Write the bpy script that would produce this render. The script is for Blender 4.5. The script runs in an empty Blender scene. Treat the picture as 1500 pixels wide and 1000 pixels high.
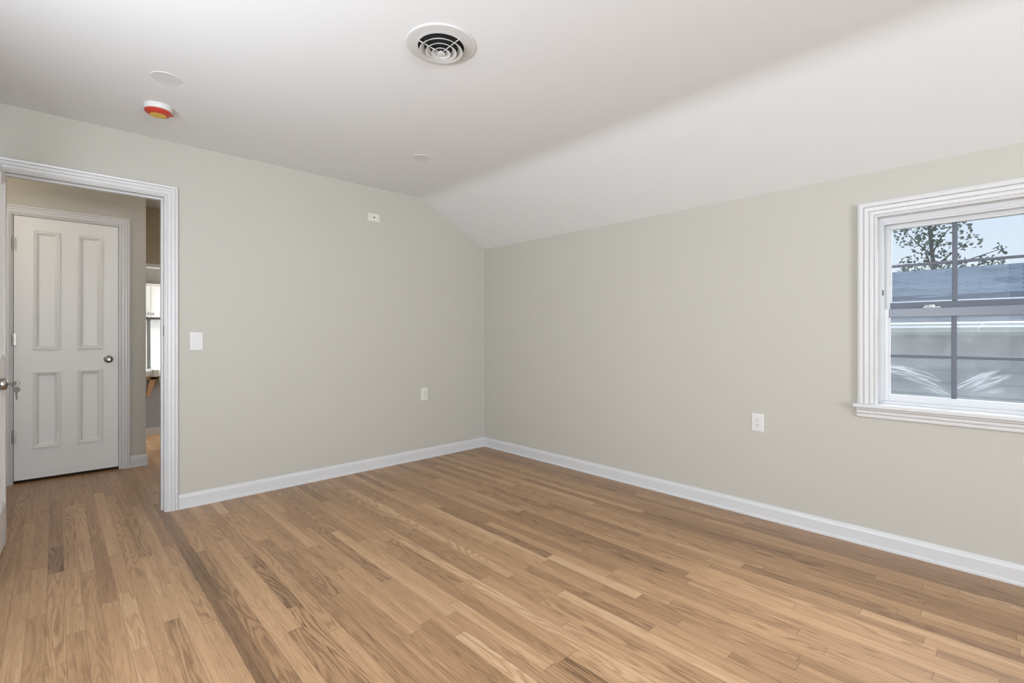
import bpy, bmesh, math, random
from mathutils import Vector, Matrix
S = bpy.context.scene
COL = S.collection
PI = math.pi

# ------------------------------------------------------------------ camera
cd = bpy.data.cameras.new('camera')
cam = bpy.data.objects.new('camera', cd); COL.objects.link(cam)
cd.sensor_width = 36.0; cd.lens = 708/1500*36
cd.shift_y = -10/1500
cd.clip_start = 0.02; cd.clip_end = 200
cam.location = (0, 0, 1.16)
cam.rotation_euler = (PI/2, 0, math.radians(46.6-90))
S.camera = cam

# ------------------------------------------------------------------ sky, daylight and added fill lights
world = bpy.data.worlds.new('sky'); S.world = world; world.use_nodes = True
nt = world.node_tree; nt.nodes.clear()
wo = nt.nodes.new('ShaderNodeOutputWorld'); wb = nt.nodes.new('ShaderNodeBackground')
tc = nt.nodes.new('ShaderNodeTexCoord'); sp = nt.nodes.new('ShaderNodeSeparateXYZ'); cr = nt.nodes.new('ShaderNodeValToRGB')
nt.links.new(tc.outputs['Generated'], sp.inputs[0]); nt.links.new(sp.outputs['Z'], cr.inputs[0])
cr.color_ramp.elements[0].position = 0.0; cr.color_ramp.elements[0].color = (.80, .88, .95, 1)
cr.color_ramp.elements[1].position = 0.45; cr.color_ramp.elements[1].color = (.48, .69, .94, 1)
nt.links.new(cr.outputs[0], wb.inputs['Color']); nt.links.new(wb.outputs[0], wo.inputs['Surface'])
wb.inputs['Strength'].default_value = 1.0

def light(name, kind, loc, energy, color=(1, 1, 1), rot=(0, 0, 0), **kw):
    l = bpy.data.lights.new(name, kind); l.energy = energy; l.color = color
    for k, v in kw.items(): setattr(l, k, v)
    o = bpy.data.objects.new(name, l); o.location = loc; o.rotation_euler = rot; COL.objects.link(o); return o
# area lights standing in for daylight at unseen windows added behind and beside the camera
DAY = dict(rear_sky=104, rear_ground=235, side_sky=63, high_sky=520)
CD = (.92, .98, 1.06)
UP = math.radians(38)
light('rear_window_sky', 'AREA', (.4, -3.47, 1.4), DAY['rear_sky'], CD, (PI/2, 0, 0), shape='RECTANGLE', size=1.5, size_y=1.25)
light('rear_window_ground', 'AREA', (.4, -4.9, .55), DAY['rear_ground'], CD, (PI/2+UP, 0, 0), shape='RECTANGLE', size=2.6, size_y=1.4)  # added, aimed upward to brighten the ceiling
light('side_window_sky', 'AREA', (-.69, 1.2, 1.4), DAY['side_sky'], CD, (PI/2, 0, -PI/2), shape='RECTANGLE', size=2.2, size_y=1.25)  # added at the unseen side window to lift the ceiling
light('high_sky', 'AREA', (6.6, -1.2, 4.7), DAY['high_sky'], (.93, .97, 1.03), Vector((-3.3, 1.3, -3.4)).to_track_quat('-Z', 'Y').to_euler(), shape='RECTANGLE', size=2.2, size_y=2.2)  # added lamp above the next roof, standing in for bright upper sky
light('kitchen_daylight', 'AREA', (1.95, 6.85, 1.4), 40, (1, .99, .97), (PI/2, 0, PI/2), shape='RECTANGLE', size=.8, size_y=.9)  # unseen area light added to brighten the kitchen
light('hall_lamp', 'POINT', (-.75, 4.65, 2.2), 9, (1, .86, .68), shadow_soft_size=.08)  # point light added in the hall, without a fixture
light('hall_end_lamp', 'POINT', (1.25, 4.6, 2.2), 4.2, (1, .88, .72), shadow_soft_size=.08)  # second fixtureless light, added to lift the wall over the opening
vs = S.view_settings
vs.view_transform = 'Standard'; vs.look = 'None'; vs.gamma = 1; vs.use_curve_mapping = False
vs.exposure = 0.0

# ------------------------------------------------------------------ materials
def srgb(r, g, b):
    return tuple(((c/255)/12.92 if c/255 <= .04045 else ((c/255+.055)/1.055)**2.4) for c in (r, g, b)) + (1,)

def mat(name, color, rough=.5, metal=0, bump=0, bscale=300, var=0, vscale=3, spec=.5):
    m = bpy.data.materials.new(name); m.use_nodes = True
    n = m.node_tree; p = n.nodes['Principled BSDF']
    p.inputs['Base Color'].default_value = color if len(color) == 4 else (*color, 1)
    p.inputs['Roughness'].default_value = rough; p.inputs['Metallic'].default_value = metal
    p.inputs['Specular IOR Level'].default_value = spec
    t = n.nodes.new('ShaderNodeTexCoord')
    if bump:
        z = n.nodes.new('ShaderNodeTexNoise'); z.inputs['Scale'].default_value = bscale; z.inputs['Detail'].default_value = 3
        b = n.nodes.new('ShaderNodeBump'); b.inputs['Strength'].default_value = bump; b.inputs['Distance'].default_value = .002
        n.links.new(t.outputs['Object'], z.inputs['Vector']); n.links.new(z.outputs['Fac'], b.inputs['Height']); n.links.new(b.outputs[0], p.inputs['Normal'])
    if var:
        z = n.nodes.new('ShaderNodeTexNoise'); z.inputs['Scale'].default_value = vscale; z.inputs['Detail'].default_value = 4
        mx = n.nodes.new('ShaderNodeMix'); mx.data_type = 'RGBA'
        c = p.inputs['Base Color'].default_value[:]
        mx.inputs['A'].default_value = (c[0]*(1-var), c[1]*(1-var), c[2]*(1-var), 1); mx.inputs['B'].default_value = (min(1, c[0]*(1+var)), min(1, c[1]*(1+var)), min(1, c[2]*(1+var)), 1)
        n.links.new(t.outputs['Object'], z.inputs['Vector']); n.links.new(z.outputs['Fac'], mx.inputs['Factor']); n.links.new(mx.outputs['Result'], p.inputs['Base Color'])
    return m

M = {}
M['wall'] = mat('sage greige wall paint', (.535, .518, .465), .55, bump=.06, bscale=500, var=.012, vscale=2, spec=.3)
M['ceiling'] = mat('flat white ceiling paint', (.79, .80, .805), .9, bump=.04, bscale=400, spec=.15)
M['trim'] = mat('white semi gloss trim paint', (.655, .655, .655), .34, var=.01)
M['door'] = mat('white door paint', (.79, .785, .765), .4, var=.01)
M['plastic'] = mat('white plastic', (.72, .72, .70), .3, var=.01)
M['ivory'] = mat('pale ivory plastic', (.74, .72, .64), .35, var=.01)
M['nickel'] = mat('satin nickel', (.36, .34, .31), .28, 1, bump=.02)
M['steel'] = mat('brushed grey steel', (.23, .24, .23), .4, .6, bump=.05)
M['alu'] = mat('grey blue painted aluminium', (.115, .13, .165), .45, 0, var=.02)  # backlit shade of the muntins and upper rail put into the colour
M['railgrey'] = mat('grey blue sash rail', (.18, .20, .245), .3, 0, var=.02)  # lower meeting rail coloured dark for its backlit shade
M['vinyl'] = mat('white vinyl', (.66, .67, .68), .35, var=.01)
M['dark'] = mat('dark recess', (.012, .012, .012), .8, var=.1)
M['slot'] = mat('dark slot', (.05, .05, .05), .7, var=.1)
M['duct'] = mat('black duct', (.012, .012, .011), .8, var=.2)
M['vent'] = mat('white enamelled metal', (.63, .63, .615), .4, var=.01)
M['lens'] = mat('frosted lamp lens', (.70, .70, .69), .5, var=.01)
M['red'] = mat('red plastic cover', (.50, .05, .03), .4, var=.05, vscale=30)
M['yellow'] = mat('yellow sticker', (.75, .50, .06), .5, var=.1, vscale=60)
M['brass'] = mat('nickel key metal', (.085, .078, .065), .5, .5, bump=.05)
M['counter'] = mat('white counter top', (.74, .74, .74), .25, var=.02)
M['greypanel'] = mat('mid grey cabinet panel', (.37, .40, .46), .5, var=.03)
M['greigekitchen'] = mat('kitchen taupe paint', (.29, .265, .235), .6, var=.02)
M['header'] = mat('hall taupe paint', (.46, .40, .29), .6, var=.02)
M['cloth'] = mat('pale grey cloth', (.60, .60, .57), .9, bump=.3, bscale=200, var=.05)
M['cabinet'] = mat('white cabinet lacquer', (.74, .745, .74), .35, var=.01)
M['rawwood'] = mat('raw pine wood', (.52, .33, .18), .6, bump=.1, var=.2, vscale=14)
M['siding'] = mat('pale grey siding', (.36, .355, .36), .7, var=.06, vscale=2)
M['gutter'] = mat('white gutter', (.78, .80, .82), .4, var=.03)
M['bark'] = mat('bark', (.20, .17, .14), .9, bump=.5, bscale=20, var=.2)
M['ground'] = mat('lawn', (.12, .17, .07), .95, bump=.3, bscale=10, var=.3)

def tile_mat():
    m = mat('white backsplash tile', (.78, .80, .82), .2)
    n = m.node_tree; p = n.nodes['Principled BSDF']; t = n.nodes.new('ShaderNodeTexCoord'); mp = n.nodes.new('ShaderNodeMapping')
    mp.inputs['Rotation'].default_value = (PI/2, 0, 0)
    b = n.nodes.new('ShaderNodeTexBrick'); b.inputs['Scale'].default_value = 1; b.inputs['Brick Width'].default_value = .30; b.inputs['Row Height'].default_value = .13
    b.inputs['Mortar Size'].default_value = .004; b.inputs['Color1'].default_value = (.76, .79, .82, 1); b.inputs['Color2'].default_value = (.80, .81, .81, 1); b.inputs['Mortar'].default_value = (.68, .70, .71, 1)
    n.links.new(t.outputs['Object'], mp.inputs[0]); n.links.new(mp.outputs[0], b.inputs['Vector']); n.links.new(b.outputs['Color'], p.inputs['Base Color'])
    return m
M['tile'] = tile_mat()

def math_node(n, op, a, b=None, c=None, clamp=False):
    x = n.nodes.new('ShaderNodeMath'); x.operation = op; x.use_clamp = clamp
    for i, v in enumerate((a, b, c)):
        if v is None: continue
        if isinstance(v, (int, float)): x.inputs[i].default_value = v
        else: n.links.new(v, x.inputs[i])
    return x.outputs[0]

def smooth(n, v, lo, hi, a=0.0, b=1.0):
    x = n.nodes.new('ShaderNodeMapRange'); x.interpolation_type = 'SMOOTHSTEP'
    n.links.new(v, x.inputs['Value'])
    for k, q in zip(('From Min', 'From Max', 'To Min', 'To Max'), (lo, hi, a, b)): x.inputs[k].default_value = q
    return x.outputs[0]

def oak_mat(name, gain=1.0):
    """strip oak: UV = metres across and along each board, colour attribute = tint, seed and figure of each board"""
    m = bpy.data.materials.new(name); m.use_nodes = True; n = m.node_tree; p = n.nodes['Principled BSDF']; L = n.links.new
    uv = n.nodes.new('ShaderNodeUVMap'); uv.uv_map = 'board'
    sx = n.nodes.new('ShaderNodeSeparateXYZ'); L(uv.outputs[0], sx.inputs[0]); u, v = sx.outputs['X'], sx.outputs['Y']
    at = n.nodes.new('ShaderNodeAttribute'); at.attribute_name = 'tint'; L_ = n.nodes.new('ShaderNodeSeparateColor'); L(at.outputs['Color'], L_.inputs[0])
    tint, seed, fig = L_.outputs[0], L_.outputs[1], L_.outputs[2]
    def coord(su, sv, sw):
        c = n.nodes.new('ShaderNodeCombineXYZ')
        L(math_node(n, 'MULTIPLY', u, su), c.inputs[0]); L(math_node(n, 'MULTIPLY', v, sv), c.inputs[1]); L(math_node(n, 'MULTIPLY', seed, sw), c.inputs[2]); return c.outputs[0]
    def noise(vec, detail=2, rough=.5):
        z = n.nodes.new('ShaderNodeTexNoise'); z.inputs['Scale'].default_value = 1; z.inputs['Detail'].default_value = detail; z.inputs['Roughness'].default_value = rough
        L(vec, z.inputs['Vector']); return z.outputs['Fac']
    fine = noise(coord(420, 9, 300), 3, .6)
    broad = noise(coord(45, 1.3, 177), 2)
    contour = noise(coord(15, 1.15, 91), 1.5, .4)
    wob = noise(coord(120, 9, 55), 2)
    ph = math_node(n, 'ADD', math_node(n, 'MULTIPLY', contour, 92.0), math_node(n, 'MULTIPLY', wob, 3.2))
    rings = math_node(n, 'SINE', ph)
    rings = smooth(n, rings, -.3, 1.0)
    strength = math_node(n, 'MULTIPLY', fig, .26)
    dark1 = math_node(n, 'MULTIPLY', rings, strength)
    pore = smooth(n, fine, .48, .70, 0, .24)
    slow = math_node(n, 'MULTIPLY', math_node(n, 'SUBTRACT', broad, .5), .42)
    bright = math_node(n, 'SUBTRACT', math_node(n, 'SUBTRACT', math_node(n, 'ADD', tint, slow), dark1), pore)
    ramp = n.nodes.new('ShaderNodeValToRGB'); e = ramp.color_ramp.elements
    e[0].position = .0; e[0].color = (.115*gain, .060*gain, .030*gain, 1)
    e[1].position = 1.0; e[1].color = (.65*gain, .465*gain, .295*gain, 1)
    a = e.new(.35); a.color = (.30*gain, .170*gain, .084*gain, 1)
    a = e.new(.68); a.color = (.47*gain, .284*gain, .148*gain, 1)
    L(bright, ramp.inputs[0])
    # small dark mineral flecks and knots
    kn = noise(coord(60, 7, 31), 1)
    kf = smooth(n, kn, .80, .87, 0, .6)
    mx = n.nodes.new('ShaderNodeMix'); mx.data_type = 'RGBA'; L(kf, mx.inputs['Factor']); L(ramp.outputs[0], mx.inputs['A']); mx.inputs['B'].default_value = (.10, .055, .03, 1)
    # fine joints between the boards
    uv2 = n.nodes.new('ShaderNodeUVMap'); uv2.uv_map = 'edge'; s2 = n.nodes.new('ShaderNodeSeparateXYZ'); L(uv2.outputs[0], s2.inputs[0])
    ju = math_node(n, 'ABSOLUTE', s2.outputs['X']); jv = math_node(n, 'ABSOLUTE', s2.outputs['Y'])
    j = math_node(n, 'MAXIMUM', smooth(n, ju, .0270, .0283, 0, .5), smooth(n, jv, -.0022, -.0006, 0, 0))
    at2 = n.nodes.new('ShaderNodeAttribute'); at2.attribute_name = 'ends'
    j = math_node(n, 'MAXIMUM', j, smooth(n, s2.outputs['Y'], .0008, .0026, .46, 0))
    mj = n.nodes.new('ShaderNodeMix'); mj.data_type = 'RGBA'; L(j, mj.inputs['Factor']); L(mx.outputs['Result'], mj.inputs['A']); mj.inputs['B'].default_value = (.10, .055, .03, 1)
    L(mj.outputs['Result'], p.inputs['Base Color'])
    p.inputs['Roughness'].default_value = .36; p.inputs['Specular IOR Level'].default_value = .45
    b = n.nodes.new('ShaderNodeBump'); b.inputs['Strength'].default_value = .08; b.inputs['Distance'].default_value = .001
    L(math_node(n, 'SUBTRACT', 0.0, math_node(n, 'ADD', j, math_node(n, 'MULTIPLY', fine, .3))), b.inputs['Height']); L(b.outputs[0], p.inputs['Normal'])
    return m
M['oak'] = oak_mat('strip oak floor', 1.03)
M['oak2'] = oak_mat('pale strip oak floor', 1.05)

def glass_mat(name, haze, smears=()):
    """clear pane with a little gloss; haze and dried cleaning streaks sit on the glass as a thin whitish film"""
    m = bpy.data.materials.new(name); m.use_nodes = True; n = m.node_tree; n.nodes.clear(); L = n.links.new
    out = n.nodes.new('ShaderNodeOutputMaterial'); tr = n.nodes.new('ShaderNodeBsdfTransparent'); gl = n.nodes.new('ShaderNodeBsdfGlossy'); df = n.nodes.new('ShaderNodeBsdfDiffuse'); tl = n.nodes.new('ShaderNodeBsdfTranslucent')
    gl.inputs['Roughness'].default_value = .02; df.inputs['Color'].default_value = (.8, .83, .86, 1); tl.inputs['Color'].default_value = (.8, .83, .86, 1)
    a = n.nodes.new('ShaderNodeMixShader'); a.inputs[0].default_value = .008; L(tr.outputs[0], a.inputs[1]); L(gl.outputs[0], a.inputs[2])
    film = n.nodes.new('ShaderNodeMixShader'); film.inputs[0].default_value = .5; L(df.outputs[0], film.inputs[1]); L(tl.outputs[0], film.inputs[2])
    tcn = n.nodes.new('ShaderNodeTexCoord'); s = n.nodes.new('ShaderNodeSeparateXYZ'); L(tcn.outputs['Object'], s.inputs[0])
    y, z = s.outputs['Y'], s.outputs['Z']
    nz = n.nodes.new('ShaderNodeTexNoise'); nz.inputs['Scale'].default_value = 9; nz.inputs['Detail'].default_value = 4; L(tcn.outputs['Object'], nz.inputs['Vector'])
    fac = math_node(n, 'MULTIPLY', nz.outputs['Fac'], haze*2)
    for (cy, cz, ang, la, lb, curve, amt, freq) in smears:
        ca, sa = math.cos(ang), math.sin(ang)
        dy = math_node(n, 'SUBTRACT', y, cy); dz = math_node(n, 'SUBTRACT', z, cz)
        al = math_node(n, 'ADD', math_node(n, 'MULTIPLY', dy, ca), math_node(n, 'MULTIPLY', dz, sa))
        ac = math_node(n, 'SUBTRACT', math_node(n, 'MULTIPLY', dz, ca), math_node(n, 'MULTIPLY', dy, sa))
        ac = math_node(n, 'ADD', ac, math_node(n, 'MULTIPLY', math_node(n, 'MULTIPLY', al, al), curve))
        r = math_node(n, 'ADD', math_node(n, 'POWER', math_node(n, 'ABSOLUTE', math_node(n, 'DIVIDE', al, la)), 2.0), math_node(n, 'POWER', math_node(n, 'ABSOLUTE', math_node(n, 'DIVIDE', ac, lb)), 2.0))
        c = n.nodes.new('ShaderNodeCombineXYZ'); L(math_node(n, 'MULTIPLY', al, 9.0), c.inputs[0]); L(math_node(n, 'MULTIPLY', ac, freq), c.inputs[1]); c.inputs[2].default_value = cy*31+cz*7
        q = n.nodes.new('ShaderNodeTexNoise'); q.inputs['Scale'].default_value = 1; q.inputs['Detail'].default_value = 3; L(c.outputs[0], q.inputs['Vector'])
        fac = math_node(n, 'ADD', fac, math_node(n, 'MULTIPLY', smooth(n, r, .25, 1.0, 1, 0), smooth(n, q.outputs['Fac'], .40, .62, 0, amt)))
    fac = math_node(n, 'MINIMUM', fac, .85)
    o2 = n.nodes.new('ShaderNodeMixShader'); L(fac, o2.inputs[0]); L(a.outputs[0], o2.inputs[1]); L(film.outputs[0], o2.inputs[2]); L(o2.outputs[0], out.inputs['Surface'])
    return m

def shingle_mat():
    m = mat('grey blue asphalt shingles', (.3, .3, .3), .9); n = m.node_tree; p = n.nodes['Principled BSDF']; L = n.links.new
    t = n.nodes.new('ShaderNodeTexCoord'); mp = n.nodes.new('ShaderNodeMapping'); mp.inputs['Rotation'].default_value = (0, 0, PI/2); L(t.outputs['Object'], mp.inputs[0])
    b = n.nodes.new('ShaderNodeTexBrick'); b.inputs['Scale'].default_value = 1; b.inputs['Brick Width'].default_value = .30; b.inputs['Row Height'].default_value = .125; b.inputs['Mortar Size'].default_value = .006
    b.inputs['Color1'].default_value = (.335, .345, .375, 1); b.inputs['Color2'].default_value = (.44, .45, .475, 1); b.inputs['Mortar'].default_value = (.20, .21, .235, 1)
    L(mp.outputs[0], b.inputs['Vector'])
    z = n.nodes.new('ShaderNodeTexNoise'); z.inputs['Scale'].default_value = 2.2; z.inputs['Detail'].default_value = 5; L(t.outputs['Object'], z.inputs['Vector'])
    f = smooth(n, z.outputs['Fac'], .56, .72, 0, .5)
    mx = n.nodes.new('ShaderNodeMix'); mx.data_type = 'RGBA'; L(f, mx.inputs['Factor']); L(b.outputs['Color'], mx.inputs['A']); mx.inputs['B'].default_value = (.16, .17, .20, 1)
    # leaf litter and moss lying in a ragged strip along the eave
    s = n.nodes.new('ShaderNodeSeparateXYZ'); L(t.outputs['Object'], s.inputs[0])
    c = n.nodes.new('ShaderNodeCombineXYZ'); L(math_node(n, 'MULTIPLY', s.outputs['X'], 11.0), c.inputs[0]); L(math_node(n, 'MULTIPLY', s.outputs['Y'], 1.6), c.inputs[1])
    q = n.nodes.new('ShaderNodeTexNoise'); q.inputs['Scale'].default_value = 1; q.inputs['Detail'].default_value = 4; L(c.outputs[0], q.inputs['Vector'])
    edge = math_node(n, 'ADD', s.outputs['X'], math_node(n, 'MULTIPLY', math_node(n, 'SUBTRACT', q.outputs['Fac'], .5), .9))
    g = smooth(n, edge, .18, .36, .72, 0)
    m2 = n.nodes.new('ShaderNodeMix'); m2.data_type = 'RGBA'; L(g, m2.inputs['Factor']); L(mx.outputs['Result'], m2.inputs['A']); m2.inputs['B'].default_value = (.085, .085, .10, 1)
    L(m2.outputs['Result'], p.inputs['Base Color']); return m
M['shingle'] = shingle_mat()

def leaf_mat():
    m = mat('leaves', (.26, .285, .21), .55, var=.45, vscale=2.5); return m
M['leaf'] = leaf_mat()

# ------------------------------------------------------------------ mesh helpers
def box(bm, x0, x1, y0, y1, z0, z1, bev=0, seg=2):
    vs_ = [bm.verts.new((x, y, z)) for z in (z0, z1) for y in (y0, y1) for x in (x0, x1)]
    fs = [bm.faces.new([vs_[i] for i in q]) for q in ((0, 2, 3, 1), (4, 5, 7, 6), (0, 1, 5, 4), (2, 6, 7, 3), (0, 4, 6, 2), (1, 3, 7, 5))]
    if bev:
        es = list({e for f in fs for e in f.edges})
        bmesh.ops.bevel(bm, geom=es, offset=bev, segments=seg, affect='EDGES', profile=.5)
    return bm
def B(*a, **k): return box(bmesh.new(), *a, **k)

def prism(bm, pts, axis, a, b):
    """polygon pts (two remaining axes in order) extruded along axis from a to b"""
    def P(p, t):
        q = list(p); q.insert(axis, t); return bm.verts.new(q)
    A = [P(p, a) for p in pts]; C = [P(p, b) for p in pts]
    n = len(pts)
    bm.faces.new(A); bm.faces.new(C[::-1])
    for i in range(n): bm.faces.new((A[i], C[i], C[(i+1) % n], A[(i+1) % n]))
    return bm

def lathe(bm, prof, c, axis='z', seg=48, closed=False):
    """prof: (radius, height along axis) pairs"""
    c = Vector(c); rows = []
    for r, h in prof:
        row = []
        for i in range(seg):
            a = 2*PI*i/seg; x, y = r*math.cos(a), r*math.sin(a)
            v = {'z': (x, y, h), 'y': (x, h, y), 'x': (h, x, y)}[axis]
            row.append(bm.verts.new(c+Vector(v)))
        rows.append(row)
    k = len(rows)
    for j in range(k if closed else k-1):
        A, C = rows[j], rows[(j+1) % k]
        for i in range(seg): bm.faces.new((A[i], A[(i+1) % seg], C[(i+1) % seg], C[i]))
    if not closed:
        for row in (rows[0], rows[-1]):
            if (row[0].co-row[seg//2].co).length > 1e-5: bm.faces.new(row)
    bmesh.ops.remove_doubles(bm, verts=bm.verts, dist=1e-6)
    return bm

def tube(bm, pts, r, seg=10, radii=None, cap=True):
    pts = [Vector(p) for p in pts]; rows = []
    for i, p in enumerate(pts):
        d = (pts[min(i+1, len(pts)-1)]-pts[max(i-1, 0)]).normalized()
        up = Vector((0, 0, 1)) if abs(d.z) < .9 else Vector((1, 0, 0))
        a = d.cross(up).normalized(); b = d.cross(a); rr = radii[i] if radii else r
        rows.append([bm.verts.new(p+a*rr*math.cos(2*PI*k/seg)+b*rr*math.sin(2*PI*k/seg)) for k in range(seg)])
    for A, C in zip(rows, rows[1:]):
        for i in range(seg): bm.faces.new((A[i], A[(i+1) % seg], C[(i+1) % seg], C[i]))
    if cap: bm.faces.new(rows[0]); bm.faces.new(rows[-1])
    return bm

def sweep_frame(bm, mp, a0, a1, z0, z1, prof, closed=False):
    """moulding with profile (u, d) mitred round a rectangle: u grows outward from it, d stands off the surface.
    open = both sides and the head, closed = all four sides. mp(a, z, d) -> world"""
    rings = []
    for u, d in prof:
        if closed: q = [(a0-u, z0-u), (a0-u, z1+u), (a1+u, z1+u), (a1+u, z0-u)]
        else: q = [(a0-u, z0), (a0-u, z1+u), (a1+u, z1+u), (a1+u, z0)]
        rings.append([bm.verts.new(mp(a, z, d)) for a, z in q])
    for A, C in zip(rings, rings[1:]):
        for i in range(4 if closed else 3):
            j = (i+1) % 4; bm.faces.new((A[i], A[j], C[j], C[i]))
    if not closed:
        bm.faces.new([r[0] for r in rings]); bm.faces.new([r[3] for r in rings][::-1])
    return bm

def wpos(o):
    v = Vector((0, 0, 0))
    while o is not None: v += o.location; o = o.parent
    return v

def obj(name, bm, m, parent=None, origin=None, smooth_=False, angle=35):
    """links bm (world coordinates) as one mesh object whose origin is its base"""
    bmesh.ops.recalc_face_normals(bm, faces=bm.faces)
    co = [v.co for v in bm.verts]
    if origin is None:
        lo = [min(c[i] for c in co) for i in range(3)]; hi = [max(c[i] for c in co) for i in range(3)]
        origin = Vector(((lo[0]+hi[0])/2, (lo[1]+hi[1])/2, lo[2]))
    origin = Vector(origin)
    bmesh.ops.translate(bm, verts=bm.verts, vec=-origin)
    me = bpy.data.meshes.new(name); bm.to_mesh(me); bm.free()
    o = bpy.data.objects.new(name, me); COL.objects.link(o)
    me.materials.append(m)
    if smooth_:
        for p in me.polygons: p.use_smooth = True
        me.set_sharp_from_angle(angle=math.radians(angle))
    o.location = origin - (wpos(parent) if parent else Vector((0, 0, 0)))
    if parent: o.parent = parent
    return o

def thing(name, label, cat, loc, group=None, kind=None):
    o = bpy.data.objects.new(name, None); COL.objects.link(o); o.location = loc; o.empty_display_size = .05
    return tag(o, label, cat, group, kind)
def tag(o, label, cat, group=None, kind=None):
    o['label'] = label; o['category'] = cat
    if group: o['group'] = group
    if kind: o['kind'] = kind
    return o
def struct(name, bm, m, label, cat, **k): return tag(obj(name, bm, m, **k), label, cat, kind='structure')

# ------------------------------------------------------------------ room numbers
WY = 3.86; WT = .12          # door wall face and thickness
RX = 3.255                    # window wall face
CZ = 2.432; KX = 2.52; KZ = 2.05   # flat ceiling height, crease, low end of the slope
LX = -.62; BY = -3.4          # walls behind and beside the camera
JL, JR, JT = -.2, .52, 2.062  # clear doorway
HY = 5.36                     # hall wall face

# ------------------------------------------------------------------ floors
def plank_floor(name, x0, x1, y0, y1, m, seed, label, special=None, base=.60, spread=.10, off=.0):
    rng = random.Random(seed); bm = bmesh.new(); W = .057
    uvb = bm.loops.layers.uv.new('board'); uve = bm.loops.layers.uv.new('edge'); colr = bm.loops.layers.float_color.new('tint')
    k0 = math.floor((x0-off)/W); k1 = math.ceil((x1-off)/W)
    for k in range(k0, k1):
        a, b = max(x0, off+k*W), min(x1, off+(k+1)*W)
        if b-a < .001: continue
        cx_ = off+(k+.5)*W; y = y0-rng.uniform(0, .8)
        while y < y1:
            ln = rng.choice((.35, .5, .65, .8, 1.0, 1.2, 1.5, 1.8))*rng.uniform(.85, 1.15); e = y+ln
            s0, s1 = max(y, y0), min(e, y1)
            tint = min(.95, max(.28, rng.gauss(base, spread))); sd = rng.random(); fg = rng.choice((.1, .2, .3, .45, .7, 1.0))
            if rng.random() < .10: tint -= .12
            tint = max(tint, .37)
            if special:
                q = special(cx_, y, e, rng)
                if q == 'split': pass
                elif q is not None: tint, fg = q
            if s1-s0 > .001:
                # three quads: the two ends carry the joint, the middle the board
                mid = [(s0, 0.0), (min(s0+.006, (s0+s1)/2), .006), (max(s1-.006, (s0+s1)/2), .006), (s1, 0.0)]
                for (ya, ea), (yb, eb) in zip(mid, mid[1:]):
                    if yb-ya < 1e-6: continue
                    vv = [bm.verts.new((x, yy, 0)) for x, yy in ((a, ya), (b, ya), (b, yb), (a, yb))]
                    f = bm.faces.new(vv)
                    for lp, ee in zip(f.loops, (ea, ea, eb, eb)):
                        x, yy = lp.vert.co.x, lp.vert.co.y
                        lp[uvb].uv = (x-cx_, yy-y); lp[uve].uv = (x-cx_, ee); lp[colr] = (tint, sd, fg, 1)
            y = e
    # body below the boards
    me_bm = bm
    o = obj(name, me_bm, m, origin=(0, 0, 0))
    for p in o.data.polygons:
        if p.normal.z < 0: p.flip()
    return tag(o, label, 'floor', kind='structure')

def room_special(cx_, y, e, rng):
    if abs(cx_-.516) < .02 and e > .6 and y < 3.42: return (.20 if y < 3.0 else .30, .12)       # the dark replacement board
    if abs(cx_-.459) < .02 and e > 3.45 and y < 3.6: return (.42, .3)
    if cx_ > 3.12: return (rng.uniform(.42, .52), .4)
    if cx_ > 3.02 and y < .6: return (rng.uniform(.40, .5), .7)
    if abs(cx_-2.855) < .03 and e > 1.4 and y < 3.0: return (.44, .2)
    if abs(cx_-2.0) < .03 and e > 2.0 and y < 3.4: return (.47, .3)
    if y > 3.9: return (rng.uniform(.44, .58), .4)
    return None
plank_floor('floor', -1.3, 3.42, -3.52, 6.0, M['oak'], 11, 'pale oak strip floor running through the empty room and the hall', room_special, off=-.0255)
plank_floor('floor_kitchen', -.2, 2.1, 6.0, 7.9, M['oak2'], 5, 'lighter oak floor of the room beyond the hall', base=.74, spread=.06)

# ------------------------------------------------------------------ ceiling and walls
prof = [(LX-.15, CZ), (KX-.10, CZ)]
sl = (CZ-KZ)/(RX-KX)
for i in range(1, 8):
    t = i/8; p0 = Vector((KX-.10, CZ)); p1 = Vector((KX, CZ)); p2 = Vector((KX+.09, CZ-.09*sl))
    q = p0*(1-t)**2+p1*2*t*(1-t)+p2*t*t; prof.append((q.x, q.y))
prof += [(KX+.09, CZ-.09*sl), (RX, KZ), (RX+.165, KZ), (RX+.165, 2.65), (LX-.15, 2.65)]
struct('ceiling', prism(bmesh.new(), prof, 1, BY-.15, WY+WT), M['ceiling'], 'white ceiling with a sloped part along the window wall', 'ceiling', smooth_=True, angle=20)
struct('ceiling_hall', B(-1.4, 2.2, WY+WT, 8.0, CZ, 2.65), M['ceiling'], 'white ceiling over the hall beyond the doorway', 'ceiling')

JO = .018
bm = bmesh.new()
box(bm, LX-.12, JL-JO, WY, WY+WT, 0, CZ); box(bm, JL-JO, JR+JO, WY, WY+WT, JT+JO, CZ)
top = [p for p in prof if JR+JO < p[0] < RX+.001 and p[1] < 2.6 and p[1] > 2.0]
prism(bm, [(JR+JO, 0), (RX, 0)]+[(RX, KZ)]+[p for p in top[::-1] if p[0] < RX-.001]+[(JR+JO, CZ)], 1, WY, WY+WT)
struct('wall_left', bm, M['wall'], 'sage greige wall with the doorway', 'wall')
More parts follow.
